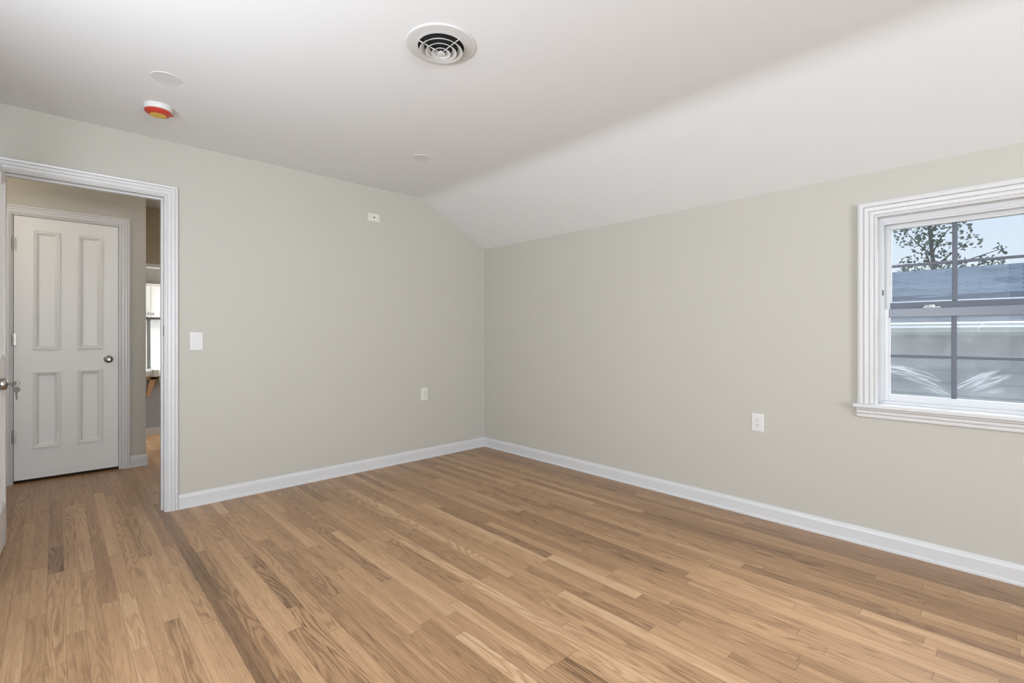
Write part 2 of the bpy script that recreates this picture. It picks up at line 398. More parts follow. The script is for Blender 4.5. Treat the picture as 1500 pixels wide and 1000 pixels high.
# window wall with the window opening
OY0, OY1, OZ0, OZ1 = -.325, .545, .775, 1.797
bm = bmesh.new(); X1 = RX+.165; q = .006
box(bm, RX, X1, OY1+q, WY+WT, 0, KZ); box(bm, RX, X1, BY-.12, OY0-q, 0, KZ); box(bm, RX, X1, OY0-q, OY1+q, 0, OZ0-q); box(bm, RX, X1, OY0-q, OY1+q, OZ1+q, KZ)
struct('wall_right', bm, M['wall'], 'sage greige wall with the window under the sloped ceiling', 'wall')
# walls behind and beside the camera, with unseen window openings added to let daylight in
c0, c1 = .75, 2.05
W2, W4 = (-.38, 1.18), (.0, 2.4)
bm = bmesh.new()
box(bm, LX-.12, W2[0], BY-.12, BY, 0, CZ); box(bm, *W2, BY-.12, BY, 0, c0); box(bm, *W2, BY-.12, BY, c1, CZ)
prism(bm, [(W2[1], 0), (RX, 0), (RX, KZ), (KX, CZ-.012), (KX-.1, CZ), (W2[1], CZ)], 1, BY-.12, BY)
struct('wall_rear', bm, M['wall'], 'sage greige wall behind the viewer', 'wall')
bm = bmesh.new(); d0, d1 = W4
box(bm, LX-.12, LX, BY, d0, 0, CZ); box(bm, LX-.12, LX, d1, WY, 0, CZ); box(bm, LX-.12, LX, d0, d1, 0, c0); box(bm, LX-.12, LX, d0, d1, c1, CZ)
struct('wall_side', bm, M['wall'], 'sage greige wall beside the open door', 'wall')
def simple_window(name, mp, b0, b1, e0, e1, label):
    t = thing(name, label, 'window', mp((b0+b1)/2, e0, 0), kind='structure')
    bm = bmesh.new()
    sweep_frame(bm, mp, b0, b1, e0, e1, [(0, -.1), (0, .016), (.07, .02), (.07, 0)], True)
    obj('casing', bm, M['trim'], t)
    bm = bmesh.new()
    sweep_frame(bm, mp, b0+.05, b1-.05, e0+.05, e1-.05, [(0, -.09), (0, -.05), (.05, -.05), (.05, -.09), (0, -.09)], True)
    obj('sash', bm, M['vinyl'], t)
simple_window('window_2', lambda a, z, d: (a, BY+d, z), *W2, c0, c1, 'window in the wall behind the viewer')
simple_window('window_3', lambda a, z, d: (LX+d, a, z), d0, d1, c0, c1, 'wide window in the wall beside the viewer')

# hall and the room beyond
DL, DR, DT = -.233, .398, 2.086       # hall door leaf
bm = bmesh.new()
box(bm, -1.3, DL-.02, HY, HY+.12, 0, CZ); box(bm, DR+.02, .588, HY, HY+.12, 0, CZ); box(bm, DL-.02, DR+.02, HY, HY+.12, DT+.02, CZ)
box(bm, .468, .588, HY+.12, 6.0, 0, CZ)
struct('wall_hall', bm, M['wall'], 'dim greige hall wall holding the closed white door', 'wall')
struct('wall_closet', B(-1.3, .468, HY+.3, HY+.36, 0, CZ), M['dark'], 'dark back of the closet behind the hall door', 'wall')  # near-black colour stands in for the shade under the door
struct('wall_hall_end', B(-1.42, -1.3, WY+WT, 6.0, 0, CZ), M['wall'], 'end wall of the hall', 'wall')
struct('wall_hall_side', B(1.7, 1.82, WY+WT, 6.0, 0, CZ), M['wall'], 'far side wall of the hall', 'wall')
bm = bmesh.new(); box(bm, .468, 1.82, 6.0, 6.12, 1.872, CZ); box(bm, 1.45, 1.82, 6.0, 6.12, 0, 1.872); box(bm, .348, .588, 6.0, 6.12, 0, 1.872)
struct('wall_header', bm, M['header'], 'taupe wall above the wide opening beyond the hall', 'wall')
struct('trim_header', B(.588, 1.45, 5.985, 6.12, 1.836, 1.872, bev=.004), M['trim'], 'white trim under the taupe wall above the opening', 'trim')
bm = bmesh.new(); box(bm, -.2, 2.1, 7.66, 7.78, 0, CZ); box(bm, -.2, -.1, 6.12, 7.66, 0, CZ); box(bm, 2.0, 2.1, 6.12, 7.66, 0, .9); box(bm, 2.0, 2.1, 6.12, 7.66, 2.1, CZ); box(bm, 2.0, 2.1, 6.12, 6.45, .9, 2.1); box(bm, 2.0, 2.1, 7.45, 7.66, .9, 2.1); box(bm, -.1, .348, 6.0, 6.12, 0, CZ); box(bm, 1.82, 2.1, 6.0, 6.12, 0, CZ)
struct('wall_kitchen', bm, M['greigekitchen'], 'taupe wall above the white kitchen cabinet', 'wall')
struct('wall_backsplash', B(.0, 1.9, 7.645, 7.66, .74, 1.40), M['tile'], 'white tiled backsplash under the kitchen cabinet', 'wall')

# ------------------------------------------------------------------ baseboards
BP = [(0, 0), (.021, 0), (.021, .010), (.017, .017), (.0135, .018), (.0135, .072), (.011, .080), (.0065, .088), (.005, .095), (0, .095)]
bm = bmesh.new(); prism(bm, [(WY-d, z) for d, z in BP], 0, JR+.075, RX)
struct('baseboard_left', bm, M['trim'], 'white baseboard along the doorway wall', 'baseboard')
bm = bmesh.new(); prism(bm, [(RX-d, z) for d, z in BP], 1, BY, WY)
struct('baseboard_right', bm, M['trim'], 'white baseboard along the window wall', 'baseboard')
bm = bmesh.new(); prism(bm, [(HY-d, z*1.06) for d, z in BP], 0, DR+.075, .588+.0125)
prism(bm, [(.588+d, z*1.06) for d, z in BP], 1, HY+.0002, 5.98)
struct('baseboard_hall', bm, M['trim'], 'short white baseboard at the corner of the hall wall', 'baseboard')

bm = bmesh.new(); prism(bm, [(LX+d, z) for d, z in BP], 1, BY+.022, WY)
struct('baseboard_side', bm, M['trim'], 'white baseboard along the wall beside the open door', 'baseboard')
bm = bmesh.new(); prism(bm, [(BY+d, z) for d, z in BP], 0, LX, RX-.022)
struct('baseboard_rear', bm, M['trim'], 'white baseboard along the wall behind the viewer', 'baseboard')

# ------------------------------------------------------------------ doorway casing and jamb
CP = [(0, 0), (0, .010), (.006, .012), (.008, .009), (.012, .013), (.026, .014), (.029, .011), (.032, .015), (.046, .016), (.049, .013), (.052, .019), (.062, .021), (.065, .019), (.065, 0)]
ROOM = lambda a, z, d: (a, WY-d, z)
struct('trim_1', sweep_frame(bmesh.new(), ROOM, JL-.007, JR+.007, 0, JT+.007, CP), M['trim'], 'fluted white casing round the open doorway', 'door casing')
bm = bmesh.new()
box(bm, JR, JR+JO, WY, WY+WT, 0, JT+JO); box(bm, JL-JO, JL, WY, WY+WT, 0, JT+JO); box(bm, JL, JR, WY, WY+WT, JT, JT+JO)
box(bm, JR-.011, JR, WY+.05, WY+.085, 0, JT); box(bm, JL, JR-.011, WY+.05, WY+.085, JT-.011, JT)
jm = struct('trim_2', bm, M['trim'], 'white jamb lining the open doorway with a metal strike plate', 'door jamb')
sp_ = B(JR-.0015, JR+.0005, WY+.004, WY+.034, .90, .965, bev=.0005); obj('strike_plate', sp_, M['nickel'], jm)
obj('upper_strike', B(JR-.0015, JR+.0005, WY+.012, WY+.026, 1.15, 1.22, bev=.0005), M['slot'], jm)

# ------------------------------------------------------------------ panelled doors
def knob_profile(side):   # lathe heights grow away from the face
    return [(.0, 0), (.032, 0), (.032, .003), (.030, .006), (.024, .009), (.013, .011), (.012, .026), (.016, .031), (.024, .037), (.0275, .046), (.0275, .052), (.025, .059), (.018, .0635), (.010, .0645), (.009, .0625), (.0, .0620)]

def door_leaf(t, mp, w, h, thick, stile=.105, pan=.16, rows=((.235, .845), (1.015, 1.96))):
    """t: the door's Empty; mp(a, z, d): a across from the hinge, d out of the seen face"""
    def bx_(bm, a0, a1, z0, z1, d0, d1):
        p, q = mp(a0, z0, d0), mp(a1, z1, d1)
        box(bm, min(p[0], q[0]), max(p[0], q[0]), min(p[1], q[1]), max(p[1], q[1]), z0, z1)
    mid = (w-2*pan-2*stile)
    cols = [(stile, stile+pan), (stile+pan+mid, w-stile)]
    bm = bmesh.new(); zs = [0.0]
    for a, b in ((0, stile), (stile+pan, stile+pan+mid), (w-stile, w)): bx_(bm, a, b, mp.z0, mp.z0+h, -thick, 0)
    edges = [0]+[v for r in rows for v in r]+[h]
    for a, b in cols:
        for z0, z1 in zip(edges[::2], edges[1::2]): bx_(bm, a, b, mp.z0+z0, mp.z0+z1, -thick, 0)
    leaf = obj('leaf', bm, M['door'], t)
    for r in rows:
        for a, b in cols:
            bm = bmesh.new(); z0, z1 = mp.z0+r[0], mp.z0+r[1]
            bx_(bm, a, b, z0, z1, -thick+.010, -.012)
            k = [(0, 0), (0, .009), (.004, .012), (.010, .012), (.013, .007), (.017, .009), (.022, .008), (.026, .001), (.030, -.004), (.035, -.006), (.036, -.012)]
            sweep_frame(bm, mp, a, b, z0, z1, [(-u, d) for u, d in k], True)
            obj('panel', bm, M['door'], t)

class Map:
    def __init__(s, f, z0): s.f = f; s.z0 = z0
    def __call__(s, a, z, d): return s.f(a, z, d)

# closed hall door, hinged on its left
t = thing('door_1', 'closed white four panel door across the hall', 'door', (DL, HY+.01, .025), kind='structure')
mp = Map(lambda a, z, d: (DL+a, HY+.008-d, z), .025)
door_leaf(t, mp, DR-DL, DT-.025, .035)
bm = bmesh.new(); lathe(bm, [(r, -h) for r, h in knob_profile(1)], (.332, HY+.008, .951), 'y', 32)
kn = obj('knob', bm, M['nickel'], t, smooth_=True)
def hinge(zc, x, y, parent):
    bm = bmesh.new(); tube(bm, [(x, y, zc-.044), (x, y, zc+.044)], .006, 12)
    lathe(bm, [(0, -.052), (.004, -.05), (.005, -.044)], (x, y, zc), 'z', 10); lathe(bm, [(.005, .044), (.004, .05), (0, .052)], (x, y, zc), 'z', 10)
    box(bm, x-.018, x+.018, y+.004, y+.0065, zc-.044, zc+.044)
    return obj('hinge', bm, M['steel'] if False else M['nickel'], parent, smooth_=True)
for zc in (1.862, 1.123, .368): hinge(zc, DL-.004, HY-.002, t)
HALL = lambda a, z, d: (a, HY-d, z)
struct('trim_3', sweep_frame(bmesh.new(), HALL, DL-.012, DR+.012, 0, DT+.012, CP), M['trim'], 'fluted white casing round the closed hall door', 'door casing')
bm = bmesh.new()
box(bm, DR+.003, DR+.02, HY, HY+.12, 0, DT+.02); box(bm, DL-.02, DL-.003, HY, HY+.12, 0, DT+.02); box(bm, DL-.003, DR+.003, HY, HY+.12, DT+.003, DT+.02)
struct('trim_4', bm, M['trim'], 'white jamb of the closed hall door', 'door jamb')

# the room's own door, standing open against the left edge
DH = Vector((JL, WY-.022, .018))
t2 = thing('door_2', 'white panelled door standing open at the left edge with a keyed knob', 'door', DH, kind='structure')
mp = Map(lambda a, z, d: (DH.x+d, DH.y-a, z), .018)
door_leaf(t2, mp, .715, 2.035, .035, pan=.2)
KY = DH.y-.715+.062; KNZ = .935
bm = bmesh.new(); lathe(bm, knob_profile(1), (DH.x, KY, KNZ), 'x', 32)
obj('knob', bm, M['nickel'], t2, smooth_=True)
bm = bmesh.new(); lathe(bm, [(r, -h-.035) for r, h in knob_profile(1)], (DH.x, KY, KNZ), 'x', 24)
obj('knob', bm, M['nickel'], t2, smooth_=True)
# key in the knob and its twin hanging from the ring
tk = thing('key_ring', 'two keys on a small ring, one stuck in the knob of the open door', 'keys', (DH.x, DH.y, KNZ))
def key_bm(bm, o, ax, up, head=.012, blade=.030):
    """flat key: o = centre of its head, ax = blade direction, up = width direction"""
    o, ax, up = Vector(o), Vector(ax), Vector(up); nn = ax.cross(up).normalized()*.0011
    rim = [(math.cos(a)*head, math.sin(a)*head*1.05) for a in [PI*.2+i*PI*1.6/18 for i in range(19)]]
    out = [(head*.95, .0045)]+[p for p in rim]+[(head*.95, -.0045)]
    out = [(p[0], p[1]) for p in out]
    bl = [(head+blade*.95, -.0035), (head+blade, -.001), (head+blade*.93, .0025), (head+blade*.8, .001), (head+blade*.68, .003), (head+blade*.55, .0012), (head+blade*.42, .003), (head+blade*.25, .0015), (head+blade*.1, .004)]
    pts = out+bl
    A = [bm.verts.new(o+ax*a+up*b+nn) for a, b in pts]; C = [bm.verts.new(o+ax*a+up*b-nn) for a, b in pts]
    n_ = len(pts); bm.faces.new(A); bm.faces.new(C[::-1])
    for i in range(n_): bm.faces.new((A[i], C[i], C[(i+1) % n_], A[(i+1) % n_]))
    return bm
kx = DH.x+.062
obj('key', key_bm(bmesh.new(), (kx+.020, KY, KNZ), (-1, 0, 0), (0, 0, 1), .011, .020), M['brass'], tk)
rc = Vector((kx+.029, KY, KNZ-.003)); bm = bmesh.new()
ring = [rc+Vector((math.sin(a)*.004+math.cos(a)*.0105, math.cos(a)*.002, math.sin(a)*.0125)) for a in [2*PI*i/24 for i in range(25)]]
tube(bm, ring, .0011, 6, cap=False); obj('ring', bm, M['brass'], tk, smooth_=True)
obj('key', key_bm(bmesh.new(), (kx+.030, KY-.003, KNZ-.028), (.04, 0, -1), (1, 0, .04), .0125, .034), M['brass'], tk)
t2.rotation_euler.z = math.radians(-1.8)
tk.rotation_euler.z = math.radians(-1.8)

# ------------------------------------------------------------------ the window
t = thing('window_1', 'white double hung window with grey muntins looking out on a roof', 'window', (RX, (OY0+OY1)/2, OZ0), kind='structure')
WIN = lambda a, z, d: (RX-d, a, z)
WP = [(.005, -.16), (0, -.16), (0, .014), (.008, .017), (.013, .012), (.017, .018), (.030, .020), (.034, .015), (.038, .022), (.054, .024), (.058, .018), (.062, .027), (.074, .030), (.084, .027), (.084, 0)]
obj('casing', sweep_frame(bmesh.new(), WIN, OY0+.006-.006, OY1, OZ0+.008, OZ1, WP), M['trim'], t)
bm = bmesh.new()     # stool and apron
prism(bm, [(RX+.06, .760), (RX-.048, .760), (RX-.054, .765), (RX-.054, .778), (RX-.048, .783), (RX+.06, .783)], 1, OY0-.10, OY1+.10)
obj('stool', bm, M['trim'], t)
bm = bmesh.new()
prism(bm, [(RX, .760), (RX-.034, .760), (RX-.034, .752), (RX-.024, .744), (RX-.024, .732), (RX-.017, .724), (RX-.017, .710), (RX-.012, .705), (RX, .705)], 1, OY0-.09, OY1+.09)
obj('apron', bm, M['trim'], t)
bm = bmesh.new(); FX0, FX1 = RX+.045, RX+.16     # vinyl frame with its tracks
for y0, y1 in ((OY0, OY0+.012), (OY1-.012, OY1)): box(bm, FX0, FX1, y0, y1, .796, OZ1-.026)
box(bm, FX0, FX1, OY0, OY1, OZ1-.026, OZ1)
prism(bm, [(RX+.055, .783), (RX+.055, .796), (RX+.062, .800), (FX1, .790), (FX1, .770), (RX+.06, .770)], 1, OY0, OY1)
for y0, y1 in ((OY0+.012, OY0+.020), (OY1-.020, OY1-.012)):
    box(bm, RX+.051, RX+.058, y0, y1, .80, OZ1-.026); box(bm, RX+.092, RX+.098, y0, y1, .80, OZ1-.026)
box(bm, RX+.050, RX+.058, OY0+.02, OY1-.02, OZ1-.036, OZ1-.026)
fr = obj('frame', bm, M['vinyl'], t)
obj('latch_slot', B(RX+.0485, RX+.0502, OY1-.0185, OY1-.0145, 1.375, 1.405), M['slot'], fr)
GY0, GY1 = -.285, .505
def sash(name, x0, x1, z0, z1, gz0, gz1, railtop, glassm, clr):
    s = bpy.data.objects.new(name, None); COL.objects.link(s); s.parent = t; s.location = Vector((x0, 0, z0))-t.location; s.empty_display_size = .05
    ya, yb = OY0+.013, OY1-.013
    bm = bmesh.new()
    box(bm, x0, x1, GY1, yb, z0, z1, bev=.002); box(bm, x0, x1, ya, GY0, z0, z1, bev=.002)
    xm = (x0+x1)/2
    if name == 'upper_sash': box(bm, x0, x1, GY0, GY1, gz1, z1, bev=.002)
    else: box(bm, x0, x1, GY0, GY1, z0, gz0, bev=.002)
    for y0, y1 in ((GY0, GY0+.006), (GY1-.006, GY1)): box(bm, xm-.007, xm+.007, y0, y1, gz0, gz1)
    obj('sash_frame', bm, M['vinyl'], s)
    bm = bmesh.new()
    if name == 'upper_sash': box(bm, x0, x1, GY0, GY1, z0, gz0, bev=.002)
    else: box(bm, x0, x1, GY0, GY1, gz1, z1, bev=.002)
    obj('meeting_rail', bm, clr, s)
    bm = bmesh.new(); n_ = 3
    for i in (1, 2):
        y = GY1-(GY1-GY0)*i/3; box(bm, xm-.005, xm+.005, y-.0105, y+.0105, gz0, gz1, bev=.003)
    zc = (gz0+gz1)/2; box(bm, xm-.0045, xm+.0045, GY0, GY1, zc-.0075, zc+.0075, bev=.003)
    obj('muntin_grille', bm, M['alu'], s)
    bm = bmesh.new(); vv = [bm.verts.new((xm+.007, y, z)) for y, z in ((GY0, gz0), (GY1, gz0), (GY1, gz1), (GY0, gz1))]; bm.faces.new(vv)
    obj('pane', bm, glassm, s, origin=(xm+.007, 0, gz0))
    return s
us = sash('upper_sash', RX+.100, RX+.130, 1.298, 1.770, 1.334, 1.738, None, glass_mat('clear window glass', .03), M['alu'])
# dried streaks: (y, z above the pane's bottom, angle, half length, half width, bend, amount, fineness)
SM = [(.42, .125, math.radians(14), .17, .034, 1.1, .42, 90), (.34, .055, math.radians(24), .14, .03, .8, .22, 80),
      (.165, .105, math.radians(-33), .12, .024, .4, .36, 100), (.125, .085, math.radians(-30), .11, .022, .3, .42, 90), (.12, .04, math.radians(-18), .09, .014, .2, .22, 110),
      (.165, .335, math.radians(-62), .075, .007, 1.5, .35, 120), (.352, .30, PI/2, .022, .002, 0, .4, 30)]
ls = sash('lower_sash', RX+.060, RX+.090, .800, 1.300, .834, 1.254, None, glass_mat('streaked window glass', .15, SM), M['railgrey'])
for yc in (.327, -.105):
    bm = bmesh.new(); box(bm, RX+.062, RX+.088, yc-.035, yc+.035, 1.300, 1.306, bev=.0015)
    lathe(bm, [(.0, .006), (.012, .006), (.012, .013), (.009, .016), (0, .016)], (RX+.077, yc, 1.300), 'z', 16)
    box(bm, RX+.062, RX+.074, yc-.004, yc+.030, 1.308, 1.314, bev=.002)
    obj('lock', bm, M['vinyl'], ls, smooth_=True)

# ------------------------------------------------------------------ ceiling fittings
VC = Vector((1.232, 1.756, CZ))
t = thing('ceiling_vent', 'round white ceiling air vent with concentric rings', 'air vent', VC)
bm = bmesh.new()
lathe(bm, [(.150, 0), (.1515, -.003), (.149, -.0065), (.138, -.0085), (.125, -.0085), (.112, -.0095), (.103, -.0115), (.1005, -.0115), (.1005, -.009), (.104, -.004), (.106, -.001), (.106, 0)], VC, 'z', 72, closed=True)
obj('flange', bm, M['vent'], t, smooth_=True)
bm = bmesh.new(); lathe(bm, [(.107, -.0010), (0, -.0011)], VC, 'z', 48)  # flat black disc stands in for the shade inside the vent
obj('duct', bm, M['duct'], t)
for r, z in ((.0935, -.030), (.0675, -.035), (.0415, -.040)):
    bm = bmesh.new()
    lathe(bm, [(r, z), (r+.0006, z+.0008), (r-.005, z+.0035), (r-.012, z+.008), (r-.019, z+.016), (r-.020, z+.0155), (r-.0128, z+.007), (r-.006, z+.0024), (r-.001, z)], VC, 'z', 64, closed=True)
    obj('ring', bm, M['vent'], t, smooth_=True)
bm = bmesh.new(); lathe(bm, [(0, -.0435), (.010, -.0435), (.018, -.0425), (.0185, -.041), (.014, -.036), (.009, -.028), (0, -.026)], VC, 'z', 32)
obj('hub', bm, M['vent'], t, smooth_=True)
for k in range(3):
    a = math.radians(44+120*k); d = Vector((math.cos(a), math.sin(a), 0)); bm = bmesh.new()
    tube(bm, [VC+d*.015+Vector((0, 0, -.032)), VC+d*.104+Vector((0, 0, -.008))], .0022, 8); obj('spoke', bm, M['vent'], t)

def downlight(c, label):
    t = thing('downlight', label, 'ceiling light', c, 'recessed ceiling lights'); c = Vector(c)
    bm = bmesh.new(); lathe(bm, [(.0635, 0), (.0635, -.0015), (.062, -.0028), (.052, -.0032), (.046, -.0024), (.0445, 0)], c, 'z', 48, closed=True); obj('trim_ring', bm, M['lens'], t, smooth_=True)
    bm = bmesh.new(); lathe(bm, [(.0455, -.0008), (.0455, -.0022), (0, -.0024)], c, 'z', 48); obj('lens', bm, M['lens'], t, smooth_=True)
downlight((.401, 2.919, CZ), 'slim round recessed light flush in the ceiling beside the smoke detector')
downlight((1.918, 2.972, CZ), 'small round recessed light flush in the ceiling above the wall jack, near the slope')

SC = Vector((.418, 3.315, CZ))
t = thing('smoke_detector', 'round white smoke detector with red dust cover on the ceiling', 'smoke detector', SC)
bm = bmesh.new(); lathe(bm, [(0, 0), (.067, 0), (.068, -.004), (.067, -.014), (.065, -.024), (.060, -.028), (0, -.028)], SC, 'z', 48); obj('base', bm, M['plastic'], t, smooth_=True)
bm = bmesh.new(); lathe(bm, [(.0, -.028), (.062, -.028), (.0625, -.034), (.058, -.040), (.052, -.043), (.049, -.047), (.042, -.050), (0, -.050)], SC, 'z', 48)
box(bm, SC.x+.055, SC.x+.072, SC.y-.012, SC.y+.006, SC.z-.036, SC.z-.031, bev=.002)
obj('dust_cover', bm, M['red'], t, smooth_=True)['label'] = 'red plastic dust cover'
bm = bmesh.new(); lathe(bm, [(0, -.0501), (.038, -.0501), (.038, -.0508), (0, -.0508)], SC, 'z', 32); obj('sticker', bm, M['yellow'], t)['label'] = 'yellow round sticker'

# ------------------------------------------------------------------ wall plates
def plate_bm(mp, w, h, d=.006):
    bm = bmesh.new(); P = [(-w/2, -h/2), (w/2, -h/2), (w/2, h/2), (-w/2, h/2)]
    rings = []
    for ins, dd in ((0, 0), (0, d*.45), (.0015, d*.75), (.005, d)):
        rings.append([bm.verts.new(mp(x-math.copysign(ins, x), z-math.copysign(ins, z), dd)) for x, z in P])
    for A, C in zip(rings, rings[1:]):
        for i in range(4): bm.faces.new((A[i], A[(i+1) % 4], C[(i+1) % 4], C[i]))
    bm.faces.new(rings[-1]); bm.faces.new(rings[0][::-1]); return bm
def mbox(bm, mp, a0, a1, z0, z1, d0, d1, bev=0):
    p, q = mp(a0, z0, d0), mp(a1, z1, d1); s = [(min(p[i], q[i]), max(p[i], q[i])) for i in range(3)]
    return box(bm, *s[0], *s[1], *s[2], bev=bev)
def disc(mp, a, z, r, d0, d1, seg=14):
    bm = bmesh.new(); A = [bm.verts.new(mp(a+r*math.cos(2*PI*i/seg), z+r*math.sin(2*PI*i/seg), d0)) for i in range(seg)]; C = [bm.verts.new(mp(a+r*math.cos(2*PI*i/seg), z+r*math.sin(2*PI*i/seg), d1)) for i in range(seg)]
    for i in range(seg): bm.faces.new((A[i], A[(i+1) % seg], C[(i+1) % seg], C[i]))
    bm.faces.new(A); bm.faces.new(C); return bm
def lm(c): return lambda a, z, d: (c[0]+a, c[1]-d, c[2]+z)         # on the doorway wall
def rm(c): return lambda a, z, d: (c[0]-d, c[1]-a, c[2]+z)         # on the window wall

c = (.6995, WY, 1.115); t = thing('light_switch', 'white rocker light switch on the wall beside the doorway', 'switch', c); m_ = lm(c)
obj('plate', plate_bm(m_, .076, .124), M['plastic'], t)
bm = bmesh.new(); mbox(bm, m_, -.0165, .0165, -.0335, .0335, .0055, .0072, .0005); obj('rocker_frame', bm, M['plastic'], t)
bm = bmesh.new(); prism(bm, [(c[1]-.0072, c[2]-.030), (c[1]-.0125, c[2]-.030), (c[1]-.0085, c[2]+.030), (c[1]-.0072, c[2]+.030)], 0, c[0]-.0135, c[0]+.0135); obj('rocker', bm, M['plastic'], t)

def outlet(c, mk, label, w, h, pm, decora):
    t = thing('wall_outlet', label, 'outlet', c, 'duplex wall outlets'); m_ = mk(c)
    obj('plate', plate_bm(m_, w, h), pm, t)
    if decora:
        bm = bmesh.new(); mbox(bm, m_, -.0165, .0165, -.0335, .0335, .0055, .0075, .0007); obj('receptacle', bm, pm, t); faces = [(0, .016), (0, -.016)]; dd = .0075
    else:
        faces = [(0, .0195), (0, -.0195)]; dd = .0085
    for _, z in faces:
        if not decora:
            bm = bmesh.new(); mbox(bm, m_, -.0165, .0165, z-.014, z+.014, .0055, .0085, .003); f = obj('receptacle', bm, pm, t)
        bm = bmesh.new()
        mbox(bm, m_, -.0078, -.0056, z-.001, z+.0075, dd-.0002, dd+.0003); mbox(bm, m_, .0056, .0078, z-.001, z+.006, dd-.0002, dd+.0003)
        bm2 = disc(m_, 0, z-.0075, .0028, dd-.0002, dd+.0003, 10); me_ = bpy.data.meshes.new('tmp'); bm2.to_mesh(me_); bm.from_mesh(me_); bm2.free(); bpy.data.meshes.remove(me_)
        obj('slots', bm, M['slot'], t)
    if not decora: obj('screw', disc(m_, 0, 0, .003, .0055, .0065), M['nickel'], t)
outlet((2.5195, WY, .6025), lm, 'small ivory outlet low on the doorway wall, near the room corner', .070, .118, M['ivory'], False)
outlet((RX, 1.1625, .600), rm, 'white outlet low on the window wall', .075, .114, M['plastic'], True)

c = (2.0045, WY, 2.1725); t = thing('wall_jack', 'pale horizontal jack plate high on the doorway wall', 'jack plate', c); m_ = lm(c)
obj('plate', plate_bm(m_, .110, .068), M['ivory'], t)
obj('connector', disc(m_, 0, 0, .0065, .0055, .012), M['slot'], t)['label'] = 'dark round connector'
for s in (-1, 1): obj('screw', disc(m_, s*.042, 0, .003, .0055, .0065), M['nickel'], t)

# ------------------------------------------------------------------ the room beyond the hall
t = thing('wall_cabinet', 'white wall cabinet with two doors seen through the gap beside the doorway', 'cabinet', (.85, 7.48, 1.37))
obj('carcass', B(.40, 1.30, 7.335, 7.655, 1.372, 1.76, bev=.002), M['cabinet'], t)
obj('crown', B(.385, 1.315, 7.30, 7.655, 1.76, 1.782, bev=.004), M['trim'], t)
obj('base_rail', B(.40, 1.30, 7.335, 7.60, 1.352, 1.372), M['slot'], t)['label'] = 'dark strip under the cabinet'  # near-black strip along the cabinet bottom
for x0, x1, kx_ in ((.405, .8485, .826), (.8515, 1.295, .876)):
    bm = bmesh.new(); y0, y1 = 7.315, 7.333
    box(bm, x0, x0+.055, y0, y1, 1.377, 1.757); box(bm, x1-.055, x1, y0, y1, 1.377, 1.757); box(bm, x0+.055, x1-.055, y0, y1, 1.377, 1.43); box(bm, x0+.055, x1-.055, y0, y1, 1.704, 1.757); box(bm, x0+.055, x1-.055, y0+.008, y1, 1.43, 1.704)
    d = obj('door', bm, M['cabinet'], t)
    bm = bmesh.new(); tube(bm, [(kx_, 7.315, 1.412), (kx_, 7.297, 1.412)], .005, 8); tube(bm, [(kx_, 7.294, 1.395), (kx_, 7.294, 1.430)], .005, 8); obj('handle', bm, M['steel'], d)
t = thing('kitchen_counter', 'white kitchen counter with a grey front panel and white plinth', 'counter', (.9, 7.2, 0))
obj('counter_top', B(.0, 1.55, 6.88, 7.645, .680, .745, bev=.004), M['counter'], t)
obj('front_panel', B(.0, 1.50, 6.975, 7.64, .075, .680), M['greypanel'], t)['label'] = 'mid grey front panel'
obj('plinth', B(.0, 1.50, 6.960, 7.64, 0, .075), M['trim'], t)
t = thing('corner_post', 'slim grey steel post standing on the white counter under the cabinet', 'post', (.828, 7.40, .745))
obj('shaft', B(.823, .858, 7.385, 7.42, .75, 1.349, bev=.003), M['steel'], t)
obj('foot', B(.816, .865, 7.378, 7.427, .745, .75), M['steel'], t); obj('cap', B(.816, .865, 7.378, 7.427, 1.349, 1.352), M['steel'], t)
t = thing('wooden_bracket', 'raw wood bracket propping the overhang of the white counter', 'bracket', (.78, 6.93, .44))
bm = bmesh.new(); prism(bm, [(.755, .455), (.790, .445), (.862, .668), (.80, .668)], 1, 6.90, 6.974); obj('brace', bm, M['rawwood'], t)
obj('rail', B(.62, .86, 6.90, 6.974, .640, .679, bev=.002), M['rawwood'], t)
tag(obj('wooden_block', B(.878, .93, 6.90, 6.974, .612, .662, bev=.003), M['ivory']), 'pale block fixed to the grey panel right of the wood bracket', 'block')
bm = bmesh.new(); box(bm, .822, .876, 6.868, 6.878, .676, .750, bev=.003); box(bm, .822, .876, 6.868, 7.02, .7455, .753, bev=.003)
tag(obj('cloth', bm, M['cloth']), 'pale grey cloth folded over the edge of the white counter', 'cloth')

# ------------------------------------------------------------------ outside the window
GZ = -2.9
tag(obj('ground', B(3.9, 40, -25, 25, GZ-.1, GZ), M['ground']), 'ground outside the window', 'ground', kind='structure')
t = thing('neighbor_house', 'grey shingled roof and siding of the house next door, seen through the window', 'house', (11, 0, GZ))
HY0, HY1 = -7.0, 8.0
bm = bmesh.new(); zt = 1.15; k = 0; z = GZ
pts = [(9.05, GZ)]
while z < zt-.001:
    pts += [(9.00, z), (9.018, min(z+.17, zt))]; z += .17
pts += [(13.4, zt), (13.4, GZ)]
prism(bm, pts, 1, HY0+.3, HY1-.3)
obj('siding', bm, M['siding'], t)
bm = bmesh.new(); prism(bm, [(8.66, 1.285), (9.58, 1.50), (9.58, 1.60), (8.66, 1.33)], 1, HY0, HY1)
obj('lower_roof', bm, M['shingle'], t, origin=(9.9, 0, 1.3))
bm = bmesh.new(); prism(bm, [(9.46, 1.672), (11.35, 2.32), (13.6, 1.60), (13.6, 1.53), (11.35, 2.25), (9.46, 1.60)], 1, HY0, HY1)
obj('roof', bm, M['shingle'], t, origin=(9.46, 0, 1.64))
obj('fascia', B(9.43, 9.458, HY0, HY1, 1.585, 1.668), M['gutter'], t)
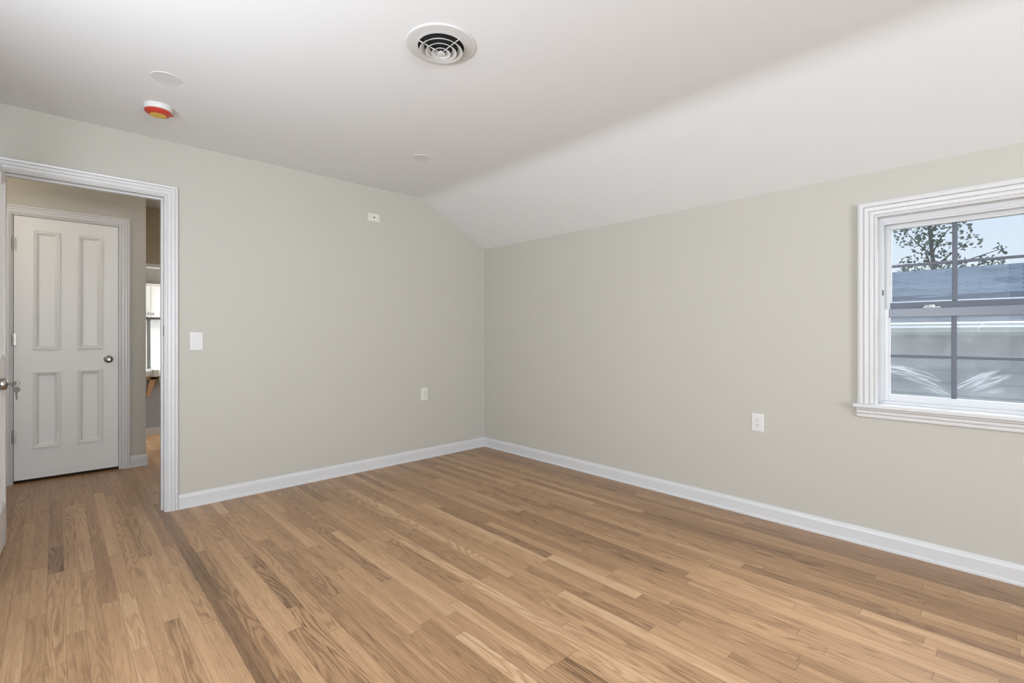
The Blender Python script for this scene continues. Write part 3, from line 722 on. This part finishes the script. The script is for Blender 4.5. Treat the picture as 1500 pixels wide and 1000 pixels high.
obj('upper_wall', B(9.60, 13.35, HY0+.3, HY1-.3, 1.15, 1.58), M['siding'], t)
bm = bmesh.new(); prism(bm, [(8.655, 1.325), (8.52, 1.325), (8.50, 1.305), (8.52, 1.285), (8.515, 1.255), (8.56, 1.225), (8.655, 1.225)], 1, HY0-.02, HY1+.02)
obj('gutter', bm, M['gutter'], t)
bm = bmesh.new(); prism(bm, [(8.655, 1.225), (8.72, 1.225), (8.72, 1.195), (9.0, 1.15), (9.0, 1.27), (8.655, 1.27)], 1, HY0, HY1)
obj('soffit', bm, M['gutter'], t)

rng = random.Random(4)
t = thing('tree', 'leafy tree rising behind the roof next door', 'tree', (14.6, 1.35, GZ))
bm = bmesh.new(); limbs = []
trunk = [(14.6, 1.35, GZ), (14.55, 1.38, 0), (14.5, 1.35, 1.6), (14.45, 1.4, 2.8), (14.5, 1.5, 3.9), (14.45, 1.45, 4.9)]
tube(bm, trunk, .1, 10, radii=[.2, .14, .07, .04, .025, .012])
def limb(a, b, r):
    a, b = Vector(a), Vector(b); m1 = a.lerp(b, .5)+Vector((rng.uniform(-.08, .08), rng.uniform(-.08, .08), .08))
    tube(bm, [a, m1, b], r, 6, radii=[r, r*.7, r*.3]); limbs.append((a, m1, b))
clus = [(.25, .35, 2.75, .30, 60), (.1, .05, 3.2, .36, 105), (.0, .42, 3.5, .34, 90), (-.1, -.35, 3.55, .30, 60), (0, -.25, 2.75, .34, 85), (.1, -.05, 2.45, .36, 90), (.0, .42, 2.5, .26, 40),
        (0, -.62, 3.2, .24, 36), (0, -.62, 2.55, .26, 50), (0, -.95, 2.72, .20, 34), (-.1, -1.10, 2.95, .13, 15), (0, .05, 3.95, .55, 130), (0, -.7, 4.1, .45, 60), (0, .75, 4.15, .4, 60), (0, 0, 4.6, .5, 90), (0, -.35, 2.3, .4, 90), (0, .3, 2.1, .35, 60)]
lv = bmesh.new()
for dx, dy, z, r, n_ in clus:
    c_ = Vector((14.45+dx, 1.42+dy, z)); limb((14.47, 1.42, max(1.9, z-.55)), c_, .022)
    for _ in range(n_):
        while True:
            d = Vector((rng.uniform(-1, 1), rng.uniform(-1, 1), rng.uniform(-1, 1)))
            if d.length < 1: break
        p = c_+d*r; nrm = Vector((rng.gauss(0, 1), rng.gauss(0, 1), rng.gauss(0, 1)+.6)).normalized(); a_ = nrm.orthogonal().normalized(); a_.rotate(Matrix.Rotation(rng.uniform(0, 6.28), 3, nrm)); b_ = nrm.cross(a_)
        L_, W_ = rng.uniform(.07, .12), rng.uniform(.028, .045)
        q = [p-a_*L_/2, p-b_*W_-a_*.01+nrm*.012, p+a_*L_/2-nrm*.02, p+b_*W_-a_*.01+nrm*.012]
        v_ = [lv.verts.new(x) for x in q]; lv.faces.new((v_[0], v_[1], v_[2])); lv.faces.new((v_[0], v_[2], v_[3]))
obj('trunk', bm, M['bark'], t, smooth_=True)
lo = obj('leaves', lv, M['leaf'], t); lo['kind'] = 'stuff'
